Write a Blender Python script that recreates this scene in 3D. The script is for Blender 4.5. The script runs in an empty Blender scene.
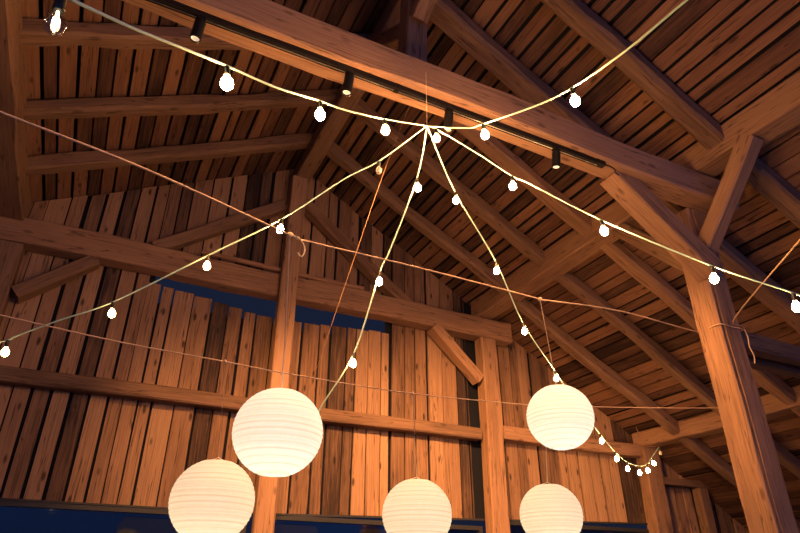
import bpy, bmesh, math, random
from mathutils import Vector, Matrix
random.seed(11)
scene = bpy.context.scene
COL = scene.collection
H = 1.6                                    # eye height above the barn floor

# ------------------------------------------------------------------ camera
F, PITCH, AZ = 607.0, math.radians(28.7), math.radians(26.8)
FW = Vector((math.sin(AZ)*math.cos(PITCH), math.cos(AZ)*math.cos(PITCH), math.sin(PITCH)))
RT = Vector((math.cos(AZ), -math.sin(AZ), 0))
UP = RT.cross(FW)
EYE = Vector((0, 0, H))
cd = bpy.data.cameras.new('camera'); cam = bpy.data.objects.new('camera', cd); COL.objects.link(cam)
cd.sensor_width = 36; cd.lens = F/800*36; cd.clip_start = 0.05; cd.clip_end = 200
m = Matrix((RT, UP, -FW)).transposed().to_4x4(); m.translation = EYE
cam.matrix_world = m
scene.camera = cam

def ray(x, y): return FW + RT*((x-400)/F) + UP*((266.5-y)/F)
def at(x, y, depth): return EYE + ray(x, y)*depth            # a point of the room seen in direction (x, y)
def on_y(x, y, Y): d = ray(x, y); return EYE + d*(Y/d.y)
def V(x, y, z): return Vector((x, y, z+H))                   # coordinates measured from eye height

# ------------------------------------------------------------------ helpers
def tag(o, label=None, cat=None, group=None, kind='thing'):
    if label: o['label'] = label
    if cat: o['category'] = cat
    if group: o['group'] = group
    if kind: o['kind'] = kind
    return o

def link(name, bm, mat, parent=None, smooth=False, loc=None, matrix=None):
    me = bpy.data.meshes.new(name); bm.normal_update(); bm.to_mesh(me); bm.free()
    for f in me.polygons: f.use_smooth = smooth
    me.materials.append(mat)
    o = bpy.data.objects.new(name, me); COL.objects.link(o)
    if parent: o.parent = parent
    if matrix is not None: o.matrix_world = matrix if not parent else parent.matrix_world.inverted() @ matrix
    if loc is not None: o.location = loc
    return o

def empty(name, loc):
    o = bpy.data.objects.new(name, None); COL.objects.link(o); o.location = loc
    o.empty_display_size = 0.05
    return o

def box(bm, x0, x1, y0, y1, z0, z1, j=0.0):
    r = lambda: random.uniform(-j, j)
    vs = [bm.verts.new((x+r(), y+r(), z+r())) for x in (x0, x1) for y in (y0, y1) for z in (z0, z1)]
    for q in ((0,1,3,2),(4,6,7,5),(0,4,5,1),(2,3,7,6),(0,2,6,4),(1,5,7,3)):
        bm.faces.new([vs[i] for i in q])
    return vs

def hexa(bm, a, b):
    """prism between two loops of points a and b (same count)"""
    va = [bm.verts.new(p) for p in a]; vb = [bm.verts.new(p) for p in b]
    n = len(va)
    for i in range(n): bm.faces.new((va[i], va[(i+1) % n], vb[(i+1) % n], vb[i]))
    bm.faces.new(list(reversed(va))); bm.faces.new(vb)

def tube(bm, pts, r, n=6, flat=1.0, cap=True, twist=0.0):
    rings = []
    prev = None
    for i, p in enumerate(pts):
        t = (pts[min(i+1, len(pts)-1)] - pts[max(i-1, 0)]).normalized()
        if prev is None:
            a = Vector((0, 0, 1)) if abs(t.z) < .9 else Vector((1, 0, 0))
            u = t.cross(a).normalized()
        else:
            u = (prev - t*prev.dot(t)).normalized()
        prev = u; w = t.cross(u)
        rr = r[i] if isinstance(r, (list, tuple)) else r
        tw = twist*i
        rings.append([bm.verts.new(p + u*(rr*math.cos(2*math.pi*k/n+tw)) + w*(rr*flat*math.sin(2*math.pi*k/n+tw))) for k in range(n)])
    for a, b in zip(rings, rings[1:]):
        for k in range(n): bm.faces.new((a[k], a[(k+1) % n], b[(k+1) % n], b[k]))
    if cap:
        bm.faces.new(list(reversed(rings[0]))); bm.faces.new(rings[-1])

def lathe(bm, prof, n=20, z0=0.0):
    """prof: list of (r, z); spins about local z; r=0 closes with a pole"""
    rings = []
    for r, z in prof:
        if r < 1e-6: rings.append([bm.verts.new((0, 0, z+z0))])
        else: rings.append([bm.verts.new((r*math.cos(2*math.pi*k/n), r*math.sin(2*math.pi*k/n), z+z0)) for k in range(n)])
    for a, b in zip(rings, rings[1:]):
        for k in range(n):
            k2 = (k+1) % n
            if len(a) == 1 and len(b) == 1: continue
            if len(a) == 1: bm.faces.new((a[0], b[k2], b[k]))
            elif len(b) == 1: bm.faces.new((a[k], a[k2], b[0]))
            else: bm.faces.new((a[k], a[k2], b[k2], b[k]))

def smooth_path(pts, per=6):
    out = []
    n = len(pts)
    for i in range(n-1):
        p0, p1, p2, p3 = pts[max(i-1,0)], pts[i], pts[i+1], pts[min(i+2,n-1)]
        for s in range(per):
            t = s/per
            out.append(0.5*((2*p1)+(p2-p0)*t+(2*p0-5*p1+4*p2-p3)*t*t+(3*p1-p0-3*p2+p3)*t**3))
    out.append(pts[-1])
    return out

# ------------------------------------------------------------------ materials
def new_mat(name):
    mt = bpy.data.materials.new(name); mt.use_nodes = True
    nt = mt.node_tree
    return mt, nt, nt.nodes, nt.links, nt.nodes['Principled BSDF']

def plain(name, col, rough=.6, metal=0.0, spec=.5):
    mt, nt, N, L, b = new_mat(name)
    b.inputs['Base Color'].default_value = (*col, 1); b.inputs['Roughness'].default_value = rough
    b.inputs['Metallic'].default_value = metal; b.inputs['Specular IOR Level'].default_value = spec
    nz = N.new('ShaderNodeTexNoise'); nz.inputs['Scale'].default_value = 60; nz.inputs['Detail'].default_value = 4
    bp = N.new('ShaderNodeBump'); bp.inputs['Strength'].default_value = .12; bp.inputs['Distance'].default_value = .002
    L.new(nz.outputs['Fac'], bp.inputs['Height']); L.new(bp.outputs['Normal'], b.inputs['Normal'])
    return mt

def wood(name, axis, dark, mid, lite, island=False, knots=1.0):
    """sawn timber; axis = local axis along the grain"""
    mt, nt, N, L, b = new_mat(name)
    tc = N.new('ShaderNodeTexCoord')
    if island:
        g = N.new('ShaderNodeNewGeometry'); rnd = g.outputs['Random Per Island']
    else:
        g = N.new('ShaderNodeObjectInfo'); rnd = g.outputs['Random']
    def math_(op, a, bv, c=None):
        n = N.new('ShaderNodeMath'); n.operation = op
        for i, v in enumerate((a, bv, c)):
            if v is None: continue
            if isinstance(v, (int, float)): n.inputs[i].default_value = v
            else: L.new(v, n.inputs[i])
        return n.outputs[0]
    off = math_('MULTIPLY', rnd, 91.7)
    add = N.new('ShaderNodeVectorMath'); add.operation = 'ADD'
    L.new(tc.outputs['Object'], add.inputs[0]); L.new(off, add.inputs[1])
    def mapped(s_along, s_across):
        mp = N.new('ShaderNodeMapping')
        sc = [s_across]*3; sc[axis] = s_along
        mp.inputs['Scale'].default_value = sc
        L.new(add.outputs[0], mp.inputs['Vector'])
        return mp.outputs['Vector']
    def noise(vec, scale, detail=4, rough=.55, dist=0.0):
        n = N.new('ShaderNodeTexNoise'); n.inputs['Scale'].default_value = scale
        n.inputs['Detail'].default_value = detail; n.inputs['Roughness'].default_value = rough
        n.inputs['Distortion'].default_value = dist
        L.new(vec, n.inputs['Vector']); return n.outputs['Fac']
    grain = noise(mapped(.35, 9.0), 5.0, 6, .6, .6)
    fine = noise(mapped(.5, 30.0), 6.0, 3)
    stain = noise(mapped(.6, 2.2), 1.6, 4, .6)
    # tone = grain*.45 + stain*.55 + board tone
    tone = math_('ADD', math_('MULTIPLY', grain, .6), math_('MULTIPLY', stain, .55))
    rn = N.new('ShaderNodeTexWhiteNoise'); rn.noise_dimensions = '1D'
    L.new(off, rn.inputs['W'])
    tone = math_('ADD', tone, math_('MULTIPLY', math_('SUBTRACT', rn.outputs['Value'], .5), .68 if island else .25))
    cr = N.new('ShaderNodeValToRGB'); e = cr.color_ramp.elements
    e[0].position = .2; e[0].color = (*dark, 1); e[1].position = .9; e[1].color = (*lite, 1)
    mdl = cr.color_ramp.elements.new(.55); mdl.color = (*mid, 1)
    L.new(tone, cr.inputs['Fac'])
    # knots
    vo = N.new('ShaderNodeTexVoronoi'); vo.inputs['Scale'].default_value = 1.0; vo.inputs['Randomness'].default_value = 1.0
    L.new(mapped(2.6, 7.0), vo.inputs['Vector'])
    kr = N.new('ShaderNodeValToRGB'); kr.color_ramp.elements[0].position = .08; kr.color_ramp.elements[0].color = (1,1,1,1)
    kr.color_ramp.elements[1].position = .17; kr.color_ramp.elements[1].color = (0,0,0,1)
    L.new(vo.outputs['Distance'], kr.inputs['Fac'])
    # cracks (drying checks) along the grain
    ck = noise(mapped(.22, 7.0), 3.3, 2, .4, .3)
    ckr = N.new('ShaderNodeValToRGB'); ce = ckr.color_ramp.elements
    ce[0].position = .485; ce[0].color = (0,0,0,1); ce[1].position = .5; ce[1].color = (1,1,1,1)
    x = ckr.color_ramp.elements.new(.515); x.color = (0,0,0,1)
    L.new(ck, ckr.inputs['Fac'])
    def mix(fac, a, col, amt):
        mx = N.new('ShaderNodeMix'); mx.data_type = 'RGBA'
        L.new(math_('MULTIPLY', fac, amt), mx.inputs[0]); L.new(a, mx.inputs[6]); mx.inputs[7].default_value = (*col, 1)
        return mx.outputs[2]
    c1 = mix(kr.outputs['Color'], cr.outputs['Color'], tuple(v*.35 for v in dark), .8*knots)
    c2 = mix(ckr.outputs['Color'], c1, tuple(v*.3 for v in dark), .75)
    c3 = mix(fine, c2, tuple(v*.8 for v in dark), .6)
    L.new(c3, b.inputs['Base Color'])
    b.inputs['Roughness'].default_value = .85; b.inputs['Specular IOR Level'].default_value = .15
    hsum = math_('SUBTRACT', math_('ADD', grain, math_('MULTIPLY', fine, .5)), math_('MULTIPLY', ckr.outputs['Color'], .6))
    bp = N.new('ShaderNodeBump'); bp.inputs['Strength'].default_value = .5; bp.inputs['Distance'].default_value = .012
    L.new(hsum, bp.inputs['Height']); L.new(bp.outputs['Normal'], b.inputs['Normal'])
    return mt

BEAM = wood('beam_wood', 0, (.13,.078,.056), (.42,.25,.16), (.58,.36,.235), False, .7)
RAFTER_DIM = wood('rafter_and_dim_wood', 0, (.085,.055,.042), (.28,.17,.115), (.42,.265,.18), False, .7)  # darker copy of the beam wood: rafters, and shade put on dim timbers
WALLB = wood('gable_board_wood', 2, (.05,.034,.032), (.33,.195,.125), (.54,.335,.21), True)
ROOFB = wood('roof_board_wood', 1, (.045,.027,.027), (.24,.125,.085), (.4,.215,.135), True, .8)
SIDEB = wood('side_board_wood', 2, (.06,.04,.03), (.2,.13,.08), (.3,.2,.12), True)
FLOORM = wood('floor_wood', 1, (.02,.016,.013), (.05,.038,.03), (.08,.06,.045), True)
GAP_SHADE = plain('roof_shade_backing', (.014,.016,.024), .95, 0, .05)  # near-black backing added to give the shade between boards
BLACK = plain('black_enamel', (.006,.006,.007), .55, 0, .25)
BAKELITE = plain('socket_black', (.02,.022,.02), .45)
CABLE = plain('pale_cable', (.55,.84,.7), .5)
JUTE = plain('jute', (.6,.43,.29), .9, 0, .1)
THREAD = plain('brown_twine', (.2,.12,.075), .9, 0, .1)
TWINE = plain('white_twine', (.6,.52,.4), .9, 0, .1)
STEEL = plain('steel', (.75,.74,.72), .3, 1.0)
FRAME = plain('window_frame_paint', (.02,.022,.03), .6)
REFL = plain('lamp_reflector', (.9,.88,.82), .35, .6)

WARM = (1.0, .46, .16)
def lamp_mat(name, col, strength):
    mt, nt, N, L, b = new_mat(name)
    b.inputs['Base Color'].default_value = (.9,.85,.75,1)
    b.inputs['Emission Color'].default_value = (*col, 1); b.inputs['Emission Strength'].default_value = strength
    b.inputs['Roughness'].default_value = .2
    return mt
LIT = lamp_mat('lit_bulb', WARM, 1150)
DIMLIT = lamp_mat('weak_bulb', WARM, 45)
MIDLIT = lamp_mat('soft_bulb', WARM, 300)
FIL = lamp_mat('filament', (1,.7,.4), 18)
def glass_mat(name, tint=(1,1,1), gl=.18):
    mt, nt, N, L, b = new_mat(name)
    N.remove(b)
    tr = N.new('ShaderNodeBsdfTransparent'); tr.inputs['Color'].default_value = (*tint, 1)
    gs = N.new('ShaderNodeBsdfGlossy'); gs.inputs['Roughness'].default_value = .05
    lw = N.new('ShaderNodeLayerWeight'); lw.inputs['Blend'].default_value = .35
    mx = N.new('ShaderNodeMixShader'); mm = N.new('ShaderNodeMath'); mm.operation = 'MULTIPLY_ADD'
    L.new(lw.outputs['Facing'], mm.inputs[0]); mm.inputs[1].default_value = .5; mm.inputs[2].default_value = gl*.3
    L.new(mm.outputs[0], mx.inputs['Fac']); L.new(tr.outputs[0], mx.inputs[1]); L.new(gs.outputs[0], mx.inputs[2])
    L.new(mx.outputs[0], N['Material Output'].inputs['Surface'])
    return mt
GLASS = glass_mat('clear_glass', (.97,.95,.9), .7)
PANE = glass_mat('window_glass', (.55,.6,.7), .1)

def paper_mat():
    mt, nt, N, L, b = new_mat('rice_paper')
    N.remove(b)
    tc = N.new('ShaderNodeTexCoord')
    nz = N.new('ShaderNodeTexNoise'); nz.inputs['Scale'].default_value = 35; nz.inputs['Detail'].default_value = 5
    L.new(tc.outputs['Object'], nz.inputs['Vector'])
    cr = N.new('ShaderNodeValToRGB'); cr.color_ramp.elements[0].color = (.86,.81,.71,1); cr.color_ramp.elements[1].color = (.92,.89,.81,1)
    L.new(nz.outputs['Fac'], cr.inputs['Fac'])
    # thin bamboo rib lines show through the paper
    wv = N.new('ShaderNodeTexWave'); wv.bands_direction = 'Z'; wv.inputs['Scale'].default_value = 10.5
    wv.inputs['Distortion'].default_value = .25; wv.inputs['Detail'].default_value = 1
    L.new(tc.outputs['Object'], wv.inputs['Vector'])
    wr = N.new('ShaderNodeValToRGB'); wr.color_ramp.elements[0].color = (.88,.83,.75,1); wr.color_ramp.elements[1].color = (1,1,1,1)
    wr.color_ramp.elements[1].position = .16
    L.new(wv.outputs['Fac'], wr.inputs['Fac'])
    mu = N.new('ShaderNodeMix'); mu.data_type = 'RGBA'; mu.blend_type = 'MULTIPLY'; mu.inputs[0].default_value = 1
    L.new(cr.outputs['Color'], mu.inputs[6]); L.new(wr.outputs['Color'], mu.inputs[7])
    d = N.new('ShaderNodeBsdfDiffuse'); t = N.new('ShaderNodeBsdfTranslucent')
    L.new(mu.outputs[2], d.inputs['Color']); L.new(mu.outputs[2], t.inputs['Color'])
    mx = N.new('ShaderNodeMixShader'); mx.inputs['Fac'].default_value = .5
    L.new(d.outputs[0], mx.inputs[1]); L.new(t.outputs[0], mx.inputs[2])
    L.new(mx.outputs[0], N['Material Output'].inputs['Surface'])
    return mt
PAPER = paper_mat()

# ------------------------------------------------------------------ timbers
def timber(name, label, cat, p, q, w, h, mat=BEAM, wob=.006, chamfer=.014, up=Vector((0,0,1)), group=None, step=.3):
    """squared, slightly uneven timber from p to q; w across, h in the 'up' direction"""
    d = q - p; ln = d.length; X = d.normalized()
    Y = up.cross(X).normalized(); Z = X.cross(Y)
    n = max(2, int(ln/step))
    bm = bmesh.new(); rings = []
    cy = cz = 0
    ph = random.uniform(0, 6)
    for i in range(n+1):
        x = ln*i/n - ln/2
        a = w/2*(1+random.uniform(-1,1)*wob*3); c = h/2*(1+random.uniform(-1,1)*wob*3)
        cy = wob*math.sin(ph + 2.1*x)+random.uniform(-wob, wob)*.4; cz = wob*math.sin(ph*2 + 1.6*x)
        k = chamfer*random.uniform(.6, 1.6)
        loop = [(-a,-c+k),(-a+k,-c),(a-k,-c),(a,-c+k),(a,c-k),(a-k,c),(-a+k,c),(-a,c-k)]
        rings.append([bm.verts.new((x, yy+cy, zz+cz)) for yy, zz in loop])
    for r0, r1 in zip(rings, rings[1:]):
        for k in range(8): bm.faces.new((r0[k], r0[(k+1) % 8], r1[(k+1) % 8], r1[k]))
    bm.faces.new(list(reversed(rings[0]))); bm.faces.new(rings[-1])
    bmesh.ops.recalc_face_normals(bm, faces=bm.faces)
    M = Matrix((X, Y, Z)).transposed().to_4x4(); M.translation = (p+q)/2
    o = link(name, bm, mat, matrix=M)
    return tag(o, label, cat, group)

YU = Vector((0, 1, 0))
# roof slopes, measured from eye height
AX, AZR, SR, SL = 1.99, 5.74, .575, .51
def zr(x): return AZR - SR*(x-AX)
def zl(x): return AZR - SL*(AX-x)
def zroof(x): return zr(x) if x > AX else zl(x)

# --- gable frame (front faces at y = 7.0, boards behind at 7.22)
timber('tie_beam', 'long horizontal tie beam across the gable wall, above the dark slot', 'beam', V(-1.6,7.095,3.6), V(5.45,7.095,3.6), .22, .32, BEAM, up=Vector((0,0,1)), wob=.009)
timber('wall_rail', 'long slim horizontal rail crossing the gable boards behind the paper lanterns', 'beam', V(-4.9,7.13,2.0), V(4.83,7.13,2.0), .17, .155, RAFTER_DIM)
timber('wall_rail', 'short wall rail between gable post and corner post, behind the small festoon', 'beam', V(5.18,7.13,2.06), V(7.8,7.13,2.06), .17, .19, BEAM)
timber('gable_post', 'tall slim post up the middle of the gable wall to the ridge', 'post', V(1.86,6.93,-1.6), V(1.88,6.93,5.28), .22, .13, BEAM, up=YU)
timber('gable_post', 'stout gable post beneath the end of the tie beam, between two lower lanterns', 'post', V(5.03,7.1,-1.6), V(5.03,7.1,3.43), .27, .2, BEAM, up=YU)
timber('gable_post', 'shadowed post at the dim end of the gable wall, under the tie beam', 'post', V(-1.25,7.1,-1.6), V(-1.25,7.1,3.43), .3, .2, RAFTER_DIM, up=YU)
timber('corner_post', 'low post under the eave purlin, beside the hanging festoon of small bulbs', 'post', V(8.0,7.1,-1.6), V(8.0,7.1,2.12), .34, .2, BEAM, up=YU)
timber('gable_strut', 'low sloping strut from ridge post to the dim end of the gable', 'brace', V(.2,7.09,3.76), V(1.74,7.09,4.86), .16, .16, RAFTER_DIM, up=YU)
timber('gable_strut', 'steep strut from ridge post down to the gable tie beam, above the slot', 'brace', V(2.02,7.09,5.0), V(3.68,7.09,3.72), .16, .18, BEAM, up=YU)
timber('knee_brace', 'short knee brace under the gable tie beam meeting the stout gable post', 'brace', V(4.1,7.09,3.46), V(4.86,7.09,2.78), .15, .2, BEAM, up=YU)
timber('knee_brace', 'dim knee brace under the shadowed end of the gable tie beam', 'brace', V(-1.05,7.09,2.86), V(-.38,7.09,3.45), .15, .2, RAFTER_DIM, up=YU)
timber('batten', 'thin pale batten lying along the top of the gable tie beam', 'batten', V(.75,6.97,3.80), V(2.95,6.97,3.78), .05, .05, BEAM, wob=.003, chamfer=.006)

# --- purlins and ridge
timber('ridge_beam', 'ridge beam running under the roof apex from the gable post', 'beam', V(1.93,7.18,5.41), V(1.93,-2.4,5.41), .22, .24, RAFTER_DIM)
timber('purlin', 'heavy purlin carrying the rafters above the big near post', 'beam', V(5.0,7.18,3.92), V(5.0,-2.4,3.92), .28, .3, BEAM, wob=.01)
timber('purlin', 'shadowed purlin carrying the rafters over the dark end of the tie beam', 'beam', V(-1.33,7.15,3.86), V(-1.33,-2.4,3.86), .28, .3, RAFTER_DIM, wob=.01)
timber('eave_purlin', 'low eave purlin running out from the corner post behind the big near post', 'beam', V(8.0,7.18,2.24), V(8.0,-2.4,2.24), .3, .24, BEAM, wob=.01)

# --- near truss
timber('tie_beam', 'massive near tie beam overhead carrying the black lighting track', 'beam', V(-1.5,3.1,3.6), V(5.35,3.12,3.6), .25, .3, BEAM, wob=.009)
timber('king_post', 'short king post standing on the near tie beam under the ridge', 'post', V(1.79,3.33,3.76), V(1.84,3.33,5.3), .2, .2, RAFTER_DIM, up=YU)
timber('ridge_brace', 'lit brace end at the top of the king post, towards the viewer', 'brace', V(1.8,3.22,4.53), V(1.86,2.3,5.31), .15, .17, BEAM)
timber('ridge_brace', 'dim brace behind the king post rising to the ridge towards the gable', 'brace', V(1.8,3.44,4.6), V(1.86,4.3,5.3), .15, .17, RAFTER_DIM)
timber('knee_brace', 'broad brace from the near tie beam down to the big near post', 'brace', V(3.82,3.18,3.5), V(4.9,3.2,2.72), .22, .21, BEAM, up=YU)
timber('post_brace', 'brace rising from the big near post to the purlin, towards the viewer', 'brace', V(4.93,3.22,2.95), V(4.93,2.46,3.80), .17, .17, BEAM)
timber('post_brace', 'brace from the big near post up to the purlin, on its gable side', 'brace', V(5.0,3.42,2.9), V(5.0,4.2,3.80), .18, .18, RAFTER_DIM)

# big near post with a long drying crack beside its arris
def near_post():
    bm = bmesh.new(); n = 26; rings = []
    prof = [(-.14,.115),(-.14,-.095),(-.125,-.115),(-.1,-.115),(-.088,-.075),(-.072,-.118),(.125,-.12),(.14,-.1),(.14,.1),(.12,.12),(-.12,.12)]
    for i in range(n+1):
        z = -1.6 + i*(3.44+1.6)/n
        w = .006*math.sin(i*.9); s = 1 + random.uniform(-.012,.012)
        rings.append([bm.verts.new((z, x*s+w+random.uniform(-.002,.002), y*s+random.uniform(-.002,.002))) for x, y in prof])
    k = len(prof)
    for a, b in zip(rings, rings[1:]):
        for j in range(k): bm.faces.new((a[j], a[(j+1)%k], b[(j+1)%k], b[j]))
    bm.faces.new(list(reversed(rings[0]))); bm.faces.new(rings[-1])
    bmesh.ops.recalc_face_normals(bm, faces=bm.faces)
    M = Matrix(((0,1,0,4.99),(0,0,1,3.32),(1,0,0,H),(0,0,0,1)))
    o = link('timber_post', bm, BEAM, matrix=M)
    return tag(o, 'big bright near post with a long crack, wrapped by a rope', 'post')
near_post()
timber('aisle_beam', 'upper of two side beams joined to the big near post', 'beam', V(5.13,3.3,2.105), V(8.0,3.3,2.105), .13, .17, RAFTER_DIM)
timber('aisle_beam', 'lower looking side beam clasping the far face of the big near post', 'beam', V(5.09,3.53,2.1), V(8.0,3.53,2.1), .13, .17, RAFTER_DIM)

# --- rafters, both slopes
ordn = ['first rafter from the gable wall', 'second rafter from the gable wall', 'third rafter from the gable wall', 'thick fourth rafter just behind the near tie beam', 'fifth rafter on the viewer side of the tie beam', 'sixth rafter up in the dark top corner']
rys = [6.37, 5.42, 4.55, 3.62, 2.72]
for i, y in enumerate(rys):
    wd = [.17, .17, .19, .25, .2, .2][i]
    dp = .18
    c = math.cos(math.atan(SR)); off = dp/2/c + .01
    x1 = 10.4
    timber('rafter', ordn[i] + ', roof slope over the near post', 'rafter', V(2.02,y+.04,zr(2.02)-off), V(x1,y-.04,zr(x1)-off), wd, dp, BEAM if i in (2,3) else RAFTER_DIM, wob=.012, chamfer=.03, group='rafters on the slope over the near post')
for i, y in enumerate([6.33, 5.4, 4.42]):
    dp = .17
    c = math.cos(math.atan(SL)); off = dp/2/c + .01
    timber('rafter', ['first rafter from the gable wall on the dim roof slope', 'middle of three rafters on the dim roof slope', 'topmost of three rafters on the dim roof slope, by the big clear bulb'][i], 'rafter', V(1.96,y+.08,zl(1.96)-off), V(-4.7,y-.1,zl(-4.7)-off), .17, dp, RAFTER_DIM, wob=.012, chamfer=.03, group='rafters on the dim slope')

# --- dim side bay beyond the corner post
timber('side_rail', 'thin dark rail in the shadowed side bay beyond the corner post', 'beam', V(8.17,7.1,1.63), V(10.5,7.1,1.63), .12, .11, RAFTER_DIM)
timber('side_post', 'short dark post under the thin rail in the shadowed side bay', 'post', V(9.06,7.1,-1.6), V(9.06,7.1,1.57), .2, .16, RAFTER_DIM, up=YU)

# ------------------------------------------------------------------ shell
def sill(x): return .833 + .0285*max(0, x-2)       # lower edge of the gable boards

def gable():
    bm = bmesh.new()
    def board(x0, x1, z0, z1, slope_top=True, y=7.235, bottom_j=.015):
        t = .025; yo = random.uniform(-.012, .012)
        za = zroof(x0)-.015 if z1 is None else z1 + random.uniform(-.008,.008)
        zb = zroof(x1)-.015 if z1 is None else za
        z0 += random.uniform(-bottom_j, bottom_j)
        lean = random.uniform(-.012, .012)
        a = [(x0,y+yo,z0+H),(x1,y+yo,z0+H),(x1,y+yo+t,z0+H),(x0,y+yo+t,z0+H)]
        b = [(x0+lean,y+yo,za+H),(x1+lean,y+yo,zb+H),(x1+lean,y+yo+t,zb+H),(x0+lean,y+yo+t,za+H)]
        hexa(bm, a, b)
    x = -4.98
    while x < 10.55:
        w = random.uniform(.14, .255); x1 = min(x+w, 10.58)
        gap = random.choice([.014,.018,.024,.03,.038])
        xa, xb = x, x1-gap
        mid = (xa+xb)/2
        bot = sill(mid) if mid < 8 else .55
        if xa < 4.77 < xb: xb = 4.765
        if .3 < mid < 3.44:
            top = 3.38 - .17*min(1, (mid-.3)/1.4) + (.1*(mid-1.9)/1.5 if mid > 1.9 else 0)
            board(xa, xb, bot, top)
            board(xa, xb, 3.5, None)
        elif xb > 4.77 and xa < 4.93:
            board(xa, xb, 2.0, None)
        else:
            board(xa, xb, bot, None)
        # the base of the wall, under the windows
        board(xa, xb, -1.6, -.62, bottom_j=0)
        x = x1
    o = link('wall_back', bm, WALLB); tag(o, kind='structure')
    bm = bmesh.new()
    def sheet(x0, x1, z0, z1):          # added sheet, dark for the shade between boards, open at the slot and the windows
        a = [(x0,7.285,z0+H),(x1,7.285,z0+H),(x1,7.289,z0+H),(x0,7.289,z0+H)]
        za, zb = (zroof(x0)-.03, zroof(x1)-.03) if z1 is None else (z1, z1)
        hexa(bm, a, [(x0,7.285,za+H),(x1,7.285,zb+H),(x1,7.289,zb+H),(x0,7.289,za+H)])
    sheet(-5, .3, .85, None); sheet(.3, 1.86, .85, 3.15); sheet(1.86, 3.44, .89, 3.15)
    sheet(.3, 1.99, 3.55, None); sheet(1.99, 3.44, 3.55, None)
    sheet(3.44, 5, .93, None); sheet(5, 8, 1.02, None); sheet(8, 10.55, .56, None)
    sheet(-5, 10.55, -1.6, -.63)
    tag(link('gable_shade_backing', bm, GAP_SHADE, parent=o), kind='structure')
gable()

def slope(name, xe, y0, y1):
    right = xe > AX
    bm = bmesh.new()
    s = -SR if right else SL
    nx = math.sqrt(1+s*s)
    L = abs(xe-AX)*nx
    u = 0.01
    sg = 1 if right else -1
    def pt(uu, y, t):              # along the slope, thickness upwards
        x = AX + sg*uu/nx; z = AZR - abs(s)*uu/nx
        return (x + sg*abs(s)/nx*t, y, z + t/nx + H)
    while u < L:
        w = random.uniform(.125, .205); gap = random.choice([.018,.022,.028,.034,.042])
        a, b = u, u+w-gap
        # boards are butt-jointed over rafters
        cuts = [y0] + [c for c in random.sample([6.37,5.42,4.55,3.62,2.72,.9], random.choice([0,1,1,2]))] + [y1]
        cuts.sort()
        for c0, c1 in zip(cuts, cuts[1:]):
            t0 = random.uniform(0, .012); t1 = random.uniform(0, .012)
            hexa(bm, [pt(a,c0+.003,t0),pt(b,c0+.003,t1),pt(b,c0+.003,t1+.022),pt(a,c0+.003,t0+.022)],
                     [pt(a,c1-.003,t0),pt(b,c1-.003,t1),pt(b,c1-.003,t1+.022),pt(a,c1-.003,t0+.022)])
        u += w
    o = link(name, bm, ROOFB); tag(o, kind='structure')
    bm = bmesh.new()
    hexa(bm, [pt(0,y0-.1,.06),pt(L+.2,y0-.1,.06),pt(L+.2,y0-.1,.08),pt(0,y0-.1,.08)],
             [pt(0,y1+.15,.06),pt(L+.2,y1+.15,.06),pt(L+.2,y1+.15,.08),pt(0,y1+.15,.08)])
    f = link('roof_shade_backing', bm, GAP_SHADE, parent=o); tag(f, kind='structure')  # added dark sheet, stands for shade in the roof gaps
slope('ceiling_right', 10.62, -2.5, 7.3)
slope('ceiling_left', -5.02, -2.5, 7.3)

def side(name, x, ztop):
    bm = bmesh.new(); y = -2.5
    while y < 7.25:
        w = random.uniform(.16,.25); y1 = min(y+w, 7.27)
        box(bm, x, x+.025, y, y1-.012, 0, ztop+H)
        y = y1
    tag(link(name, bm, SIDEB), kind='structure')
side('wall_left', -5.03, zl(-5.0)-.03)
side('wall_right', 10.6, zr(10.6)-.03)
bm = bmesh.new(); x = -5.05
while x < 10.6:
    w = random.uniform(.14,.2); box(bm, x, x+w-.005, -2.6, 7.3, -.03, 0); x += w
tag(link('floor', bm, FLOORM), kind='structure')

# windows between the posts: dark painted frames, tinted glass with a dim inner shutter panel
def window(i, x0, x1, z0, z1, panels):
    fr = bmesh.new(); t = .05
    Y0, Y1 = 7.17, 7.24
    box(fr, x0, x1, Y0, Y1, z1-t, z1); box(fr, x0, x1, Y0, Y1, z0, z0+t)
    box(fr, x0, x0+t, Y0, Y1, z0+t, z1-t); box(fr, x1-t, x1, Y0, Y1, z0+t, z1-t)
    root = link(f'window_{i}', fr, FRAME); tag(root, kind='structure')
    pb = bmesh.new(); box(pb, x0+t, x1-t, 7.205, 7.211, z0+t, z1-t)
    tag(link('pane', pb, PANE, parent=root), kind='structure')
    for (a, b, top) in panels:     # rounded pale grey panels standing behind the glass
        bm = bmesh.new(); r = .1; pts = [(a, z0+t+.02), (b, z0+t+.02)]
        for k in range(7): an = math.pi/2*k/6; pts.append((b-r+r*math.cos(an), top-r+r*math.sin(an)))
        for k in range(7): an = math.pi/2*(1+k/6); pts.append((a+r+r*math.cos(an), top-r+r*math.sin(an)))
        hexa(bm, [(p, 7.24, q) for p, q in pts], [(p, 7.27, q) for p, q in pts])
        bmesh.ops.recalc_face_normals(bm, faces=bm.faces)
        tag(link('panel', bm, SHUT, parent=root), kind='structure')
SHUT = plain('grey_panel', (.07,.07,.075), .7)
window(1, -1.0, 1.74, H-.6, H+.825, [(.45,1.1,H+.74)])
window(2, 1.98, 4.83, H-.6, H+.83, [(2.05,2.6,H+.75),(3.1,3.7,H+.74)])
window(3, 5.17, 7.82, H-.6, H+.92, [])
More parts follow.
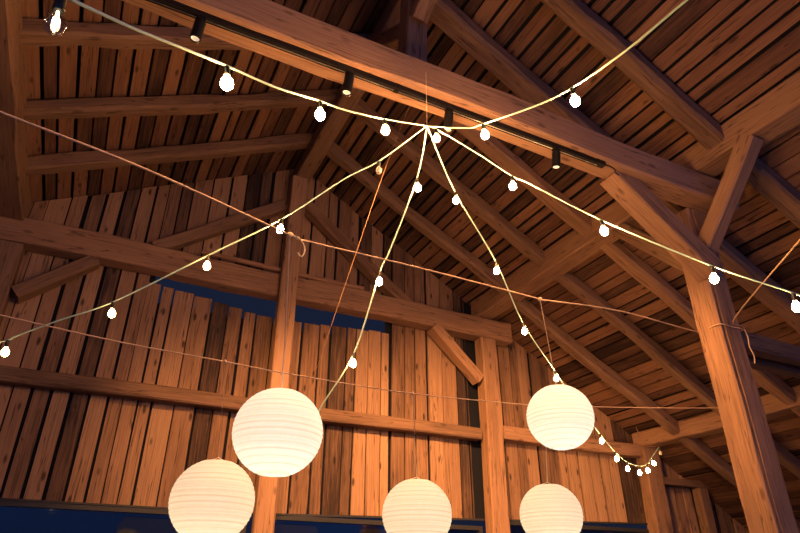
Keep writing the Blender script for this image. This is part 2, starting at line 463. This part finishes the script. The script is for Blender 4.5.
for i, (x0, x1) in enumerate(((-1.0,1.74),(1.98,4.87),(5.17,7.82))):
    bm = bmesh.new(); za, zb = sill(x0)+H, sill(x1)+H
    hexa(bm, [(x0,7.17,za-.014),(x0,7.222,za-.014),(x0,7.222,za+.01),(x0,7.17,za+.01)], [(x1,7.17,zb-.014),(x1,7.222,zb-.014),(x1,7.222,zb+.01),(x1,7.17,zb+.01)])
    bmesh.ops.recalc_face_normals(bm, faces=bm.faces)
    tag(link(f'trim_{i+1}', bm, FRAME), kind='structure')

# ------------------------------------------------------------------ string lights
def dist_fn(x0, d0, x1, d1):
    """depth along a straight run seen in the photo: 1/depth is linear"""
    def f(t): return 1/((1-t)/d0 + t/d1)
    return f

BULB = [(0.011,0),(.0115,-.008),(.016,-.016),(.024,-.028),(.0285,-.042),(.029,-.052),(.026,-.065),(.019,-.075),(.009,-.0805),(0,-.082)]
SOCK = [(0,.014),(.006,.013),(.012,.006),(.0145,-.004),(.0145,-.03),(.0165,-.033),(.0165,-.043),(.013,-.045),(0,-.045)]
def proto(prof, n, name, sm=True):
    bm = bmesh.new(); lathe(bm, prof, n); bmesh.ops.recalc_face_normals(bm, faces=bm.faces)
    me = bpy.data.meshes.new(name); bm.to_mesh(me); bm.free()
    for f in me.polygons: f.use_smooth = sm
    return me
bulb_me = proto(BULB, 14, 'bulb'); bulb_me.materials.append(LIT)
clear_me = proto(BULB, 20, 'clear_bulb'); clear_me.materials.append(GLASS)
sock_me = proto(SOCK, 14, 'bulb_socket'); sock_me.materials.append(BAKELITE)
mid_me = bulb_me.copy(); mid_me.materials.clear(); mid_me.materials.append(MIDLIT)
weak_me = bulb_me.copy(); weak_me.materials.clear(); weak_me.materials.append(DIMLIT)
FILP = [(0,.0),(.004,-.001),(.004,-.02),(.0085,-.026),(.01,-.04),(.007,-.052),(0,-.055)]
fil_me = proto(FILP, 10, 'filament'); fil_me.materials.append(FIL)
OFFP = [(0,.0),(.0035,-.001),(.003,-.03),(.006,-.035),(.005,-.045),(0,-.046)]
FROST = plain('pearl_glass', (.85,.8,.72), .15)
FROST.node_tree.nodes['Principled BSDF'].inputs['Transmission Weight'].default_value = .6
frost_me = bulb_me.copy(); frost_me.materials.clear(); frost_me.materials.append(FROST)
off_me = proto(OFFP, 8, 'filament_stem'); off_me.materials.append(STEEL)

def inst(name, me, parent, loc=(0,0,0), rot=None, sc=1):
    o = bpy.data.objects.new(name, me); COL.objects.link(o); o.parent = parent; o.location = loc; o.scale = (sc,)*3
    if rot: o.rotation_euler = rot
    return o

def string_light(label, path, sockets, group='strings of bulbs spreading from the hub'):
    """path: list of 3D points; sockets: list of (point, state)"""
    root = empty('string_light', path[0]); tag(root, label, 'string light', group)
    bm = bmesh.new(); tube(bm, [p-path[0] for p in smooth_path(path, 5)], .0062, 6, .75)
    link('cable', bm, CABLE, parent=root, smooth=True)
    for p, st in sockets:
        rot = (random.uniform(-.12,.12), random.uniform(-.12,.12), random.uniform(0,6))
        sc = 1.0 if st == 'clear' else .86
        s = inst('bulb_socket', sock_me, root, p-path[0]-Vector((0,0,.012)), rot, sc)
        if st in ('on', 'weak', 'mid'):
            inst('bulb', {'on': bulb_me, 'weak': weak_me, 'mid': mid_me}[st], s, (0,0,-.04))
        else:
            g = inst('bulb', clear_me if st == 'clear' else frost_me, s, (0,0,-.04)); g['label'] = 'clear glass bulb with its filament showing' if st == 'clear' else 'unlit pale glass bulb'
            inst('filament', fil_me if st == 'clear' else off_me, s, (0,0,-.044))
    return root

HUB_D = 4.4
def run(pix, d0, d1, x0=None):
    """3D points for a straight run; parameter = fraction of photo length"""
    L = [0]
    for a, b in zip(pix, pix[1:]): L.append(L[-1]+math.hypot(b[0]-a[0], b[1]-a[1]))
    f = dist_fn(0, d0, 1, d1)
    return [at(p[0], p[1], f(l/L[-1])) for p, l in zip(pix, L)]

hub = at(427, 126, HUB_D)
# cable runs: pixels read off the photo, S marks a socket with its state
def make_string(label, pix, d0, d1, ext=0):
    pts = run([p[:2] for p in pix], d0, d1)
    far = [pts[-1] + (pts[-1]-pts[-2]).normalized()*ext] if ext else []      # carries on to its far anchor
    string_light(label, pts + far, [(q, p[2]) for p, q in zip(pix, pts) if len(p) > 2])

make_string('bulb string running from the hub below the track towards the big clear bulb',
    [(427,126),(384,119,'on'),(345,110),(320,101,'on'),(275,87),(227,66,'mid'),(185,49),(135,29),(72,0),(62,-4,'clear'),(-30,-42)], HUB_D, 1.45, 1.2)
make_string('bulb string climbing from the hub across the near tie beam',
    [(427,126),(467,128),(483,124,'on'),(535,106),(572,88,'on'),(628,49),(687,0),(728,-28,'weak'),(775,-70)], HUB_D, 2.1, 2.2)
make_string('bulb string from the hub across the gable slot, with one bulb unlit',
    [(427,126),(379,161,'off'),(344,179),(282,219,'mid'),(209,255,'weak'),(113,302,'weak'),(60,320),(14,337),(8,340,'weak'),(-60,357)], HUB_D, 4.1, 1.5)
make_string('bulb string hanging from the hub down to the largest paper lantern',
    [(427,126),(417,178,'mid'),(390,250),(380,272,'mid'),(354,353,'mid'),(321,407),(309,432)], HUB_D, 5.0)
make_string('bulb string ending in a small festoon at the corner post',
    [(427,126),(455,192,'mid'),(496,262,'mid'),(523,323,'mid'),(555,371,'on'),(575,402),(600,434,'mid'),(615,452,'mid'),(627,462,'mid'),(639,466,'mid'),(647,464,'mid'),(652,457,'mid'),(659,447,'off')], HUB_D, 8.6)
make_string('bulb string from the hub across the big near post',
    [(427,126),(436,129,'on'),(475,152),(512,176,'on'),(530,184),(601,220,'on'),(712,266,'mid'),(793,293,'mid'),(850,315)], HUB_D, 3.5, 2.4)

def rope(name, label, pts, r=.006, mat=JUTE, cat='rope', group=None, kn=()):
    o = empty(name, pts[0]); tag(o, label, cat, group)
    sp = smooth_path(pts, 8)
    bm = bmesh.new(); tube(bm, [p-pts[0] for p in sp], r, 6, .8, True, .5); link('rope_line', bm, mat, parent=o, smooth=True)
    for k in kn:
        bm = bmesh.new(); bmesh.ops.create_uvsphere(bm, u_segments=10, v_segments=6, radius=r*2.4)
        for v in bm.verts: v.co.x *= 1+.3*math.sin(v.co.z*900)
        link('knot', bm, mat, parent=o, loc=k-pts[0], smooth=True)
    return o

# hub cord from the tie beam
rope('hanging_cord', 'thin cord hanging the hub of the bulb strings from the near tie beam', [at(426,72,4.4), at(426.5,100,4.4), hub], .0025, JUTE, 'cord', None, [hub])

# rope A: carries two lanterns, made fast to the near post
ropeA_pix = [(-60,86),(0,112),(150,171),(290,235),(310,242),(420,268),(540,299),(545,300),(620,311),(691,321)]
def dA(x): return 1/(.422 - .000344*x)
ropeA = [at(x, y, dA(x)) for x, y in ropeA_pix]
wz = ropeA[-1].z - H
wrap = [V(4.842,3.43,wz), V(4.842,3.3,wz-.004), V(4.846,3.2,wz-.008), V(4.99,3.192,wz-.012), V(5.135,3.2,wz-.015), V(5.138,3.43,wz-.01), V(4.99,3.445,wz-.005), V(4.845,3.44,wz)]
rope('rope', 'taut rope holding the two higher lanterns, tied around the big near post', ropeA[:-1]+wrap, .0065, JUTE, 'rope', None, [ropeA[3], ropeA[6]])
# rope B: carries the lower lanterns
def dB(x): return 1/(.346 - .00023*x)
ropeB_pix = [(-60,301),(0,315),(120,342),(225,361.5),(290,374),(413,393.5),(530,405),(545,405.5),(600,407),(670,408),(722,408)]
ropeB = [at(x, y, dB(x)) for x, y in ropeB_pix]
rope('rope', 'lower thin rope holding the three lower lanterns, crossing in front of the gable boards', ropeB, .0045, JUTE, 'rope', None, [ropeB[3], ropeB[5], ropeB[7]])
# rope C: from the near tie beam down to the end of the hanging string
rope('rope', 'slack thin rope from the near tie beam down behind the largest lantern', [at(416,100,5.1), at(407,112,5.1), at(383,175,5.08), at(353,262,5.05), at(321,356,5.0), at(306,400,4.98), at(307,428,4.97)], .0022, THREAD)
rope('hanging_cord', 'short dark cord tying the festoon end to the eave purlin', [at(636,427,8.5), at(641,438,8.5), at(649,446,8.55), at(659,446,8.6)], .006, THREAD, 'cord')
# rope D: dangling on the near post
rope('rope', 'twisted rope dangling off the big near post, reaching up past the bulb string', [at(840,196,2.9), at(800,240,3.6), at(735,318,5.05), V(5.145,3.19,2.2), V(5.16,3.18,2.1), V(5.145,3.18,2.0), V(5.17,3.18,1.92), V(5.15,3.18,1.84)], .006, JUTE)

# ------------------------------------------------------------------ paper lanterns
def lantern(label, x, y, depth, top_px, top_d, glow, tail=False, cord_r=.003):
    c = at(x, y, depth); R = .232
    root = empty('paper_lantern', c); tag(root, label, 'paper lantern', 'paper lanterns hanging from ropes')
    ribs = 22; prof = []
    a0 = math.radians(22)
    for i in range(ribs*4+1):
        ph = a0 + (math.pi-2*a0*.9)*i/(ribs*4)
        bulge = .003*abs(math.sin(math.pi*i/4))
        rr = R*(.985)+bulge
        prof.append((rr*math.sin(ph), -.0+rr*math.cos(ph)*.97))
    bm = bmesh.new(); lathe(bm, prof, 40); bmesh.ops.recalc_face_normals(bm, faces=bm.faces)
    shade = link('lamp_shade', bm, PAPER, parent=root, smooth=True)
    zt = prof[0][1]; rt = prof[0][0]
    bm = bmesh.new()
    ring = [Vector((rt*math.cos(k*math.pi/16), rt*math.sin(k*math.pi/16), zt)) for k in range(33)]
    tube(bm, ring, .003, 5, 1, False)
    tube(bm, [Vector((-rt,0,zt)), Vector((-.02,0,zt+.02)), Vector((0,0,zt+.03)), Vector((.02,0,zt+.02)), Vector((rt,0,zt))], .002, 5)
    link('wire_hanger', bm, STEEL, parent=root)
    tp = top_px - c
    bm = bmesh.new(); tube(bm, [Vector((0,0,zt+.03)), Vector((tp.x*.3, tp.y*.3, zt+.03+(tp.z-zt-.03)*.35)), tp], cord_r, 5)
    if tail:
        tube(bm, smooth_path([tp, tp+Vector((.05,0,-.005)), tp+Vector((.085,.0,-.06)), tp+Vector((.07,0,-.11)), tp+Vector((.045,0,-.09))], 5), .003, 5)
    link('hanging_cord', bm, TWINE if tail else JUTE, parent=root)
    s = inst('bulb_socket', sock_me, root, (0,0,.05))
    inst('bulb', bulb_soft, s, (0,0,-.04))
    ld = bpy.data.lights.new('lantern_lamp', 'POINT'); ld.energy = glow; ld.color = (1, .95, .86) if glow == G else (1, .88, .66); ld.shadow_soft_size = .05
    lo = bpy.data.objects.new('lantern_lamp', ld); COL.objects.link(lo); lo.location = c - Vector((0,0,.03))
SOFT = lamp_mat('lantern_bulb', WARM, 12)
bulb_soft = bulb_me.copy(); bulb_soft.materials.clear(); bulb_soft.materials.append(SOFT)
G = 5.8
lantern('largest paper lantern, hanging highest of those before the middle gable post', 278, 432, 3.14, ropeA[3], 0, G, True)
lantern('low paper lantern beneath the largest one, cut by the bottom edge', 212.5, 501, 3.38, ropeB[3], 0, G*.86, False, .0012)
lantern('low paper lantern in the middle, between the two gable posts', 417, 514, 4.02, ropeB[5], 0, G*.9)
lantern('higher distant paper lantern in front of the short wall rail', 560, 417, 4.25, ropeA[6], 0, G)
lantern('smallest low paper lantern, directly beneath the higher distant one', 551, 515, 4.52, ropeB[7], 0, G*.86)

# ------------------------------------------------------------------ lighting track
bm = bmesh.new()
tz = H+3.446; ty = 3.06
box(bm, -1.2, 1.5, ty-.024, ty+.024, tz-.045, tz); box(bm, 1.53, 3.52, ty-.024, ty+.024, tz-.045, tz)
trk = empty('lighting_track', (0,0,0)); tag(trk, 'black lighting track fixed under the near tie beam', 'lighting track')
link('rail', bm, BLACK, parent=trk)
bm = bmesh.new(); box(bm, 1.495, 1.535, ty-.027, ty+.027, tz-.049, tz); link('coupler', bm, BLACK, parent=trk)
bm = bmesh.new(); box(bm, -1.2, 3.52, ty+.004, ty+.009, tz-.0475, tz-.045); link('conductor', bm, STEEL, parent=trk)
bm = bmesh.new(); box(bm, 3.5, 3.6, ty-.028, ty+.028, tz-.042, tz); link('end_feed', bm, BLACK, parent=trk)
bm = bmesh.new(); tube(bm, smooth_path([Vector((3.6,ty,tz-.02)), Vector((3.66,ty-.01,tz-.018)), Vector((3.71,ty-.02,tz-.05)), Vector((3.69,ty-.03,tz-.09)), Vector((3.73,ty-.03,tz-.11))],5), .006, 6)
link('feed_cable', bm, BLACK, parent=trk, smooth=True)

def spot(label, x, aim, watts, cone):
    """cylinder spotlight hanging from the track; its beam is added to brighten wall or post"""
    root = empty('track_spotlight', (x, ty, tz-.046)); tag(root, label, 'spotlight', 'black spotlights on the track')
    bm = bmesh.new(); box(bm, -.03, .03, -.018, .018, -.02, 0); box(bm, -.008, .008, -.008, .008, -.04, -.02)
    link('adapter', bm, BLACK, parent=root)
    bm = bmesh.new()
    lathe(bm, [(0,.0),(.032,0),(.036,-.005),(.036,-.15),(.034,-.156),(.031,-.154),(.029,-.135),(0,-.133)], 20)
    bmesh.ops.recalc_face_normals(bm, faces=bm.faces)
    b = link('lamp_body', bm, BLACK, parent=root, loc=(0,0,-.035)); b.rotation_euler = (.12, .06, 0)
    bm = bmesh.new(); lathe(bm, [(.028,-.145),(.016,-.138),(0,-.137)], 16)
    link('lens', bm, LENS, parent=b)
    ld = bpy.data.lights.new('added_spot_beam', 'SPOT'); ld.energy = watts; ld.color = (1, .43, .135)  # beam added to brighten the gable wall and near post
    ld.spot_size = math.radians(cone); ld.spot_blend = 1.0; ld.shadow_soft_size = .04
    lo = bpy.data.objects.new('added_spot_beam', ld); COL.objects.link(lo)
    src = Vector((x, ty, tz-.036-.035-.18)); lo.location = src
    lo.rotation_euler = (aim-src).to_track_quat('-Z', 'Y').to_euler()
LENS = lamp_mat('lens_added_glow', (1, .8, .55), .5)  # slight glow put in for the pale reflecting lens face
spot('black spotlight over the dim slope near the start of the track', .06, V(2.0,7,1.1), 1100, 60)
spot('black spotlight by the bulb string running to the big clear bulb', 1.13, V(3.5,7,1.2), 1700, 62)
spot('black spotlight just beside the hub of the bulb strings', 1.98, V(5.3,7,1.3), 2000, 58)
spot('black spotlight close to the end of the track', 3.05, V(5.1,4.3,1.0), 620, 66)

# ------------------------------------------------------------------ deep navy sky ahead, blue fill added behind the barn end left open
w = bpy.data.worlds.new('sky_with_blue_fill'); scene.world = w; w.use_nodes = True
N, L = w.node_tree.nodes, w.node_tree.links
bg = N['Background']
tc = N.new('ShaderNodeTexCoord'); sx = N.new('ShaderNodeSeparateXYZ'); L.new(tc.outputs['Generated'], sx.inputs[0])
mr = N.new('ShaderNodeMapRange'); mr.inputs['From Min'].default_value = .1; mr.inputs['From Max'].default_value = -.9
mr.inputs['To Min'].default_value = 0; mr.inputs['To Max'].default_value = 1
L.new(sx.outputs['Y'], mr.inputs['Value'])
cr = N.new('ShaderNodeValToRGB'); cr.color_ramp.elements[0].color = (.0085,.0125,.03,1); cr.color_ramp.elements[1].color = (.045,.13,.47,1)
L.new(mr.outputs[0], cr.inputs['Fac']); L.new(cr.outputs['Color'], bg.inputs['Color'])
bg.inputs['Strength'].default_value = 1.0

# ------------------------------------------------------------------ view
vs = scene.view_settings
vs.view_transform = 'Standard'; vs.look = 'None'; vs.gamma = 1; vs.use_curve_mapping = False; vs.exposure = 0.0
scene.display_settings.display_device = 'sRGB'
scene.cycles.use_denoising = True
scene.cycles.max_bounces = 8; scene.cycles.diffuse_bounces = 4
scene.cycles.sample_clamp_indirect = 4
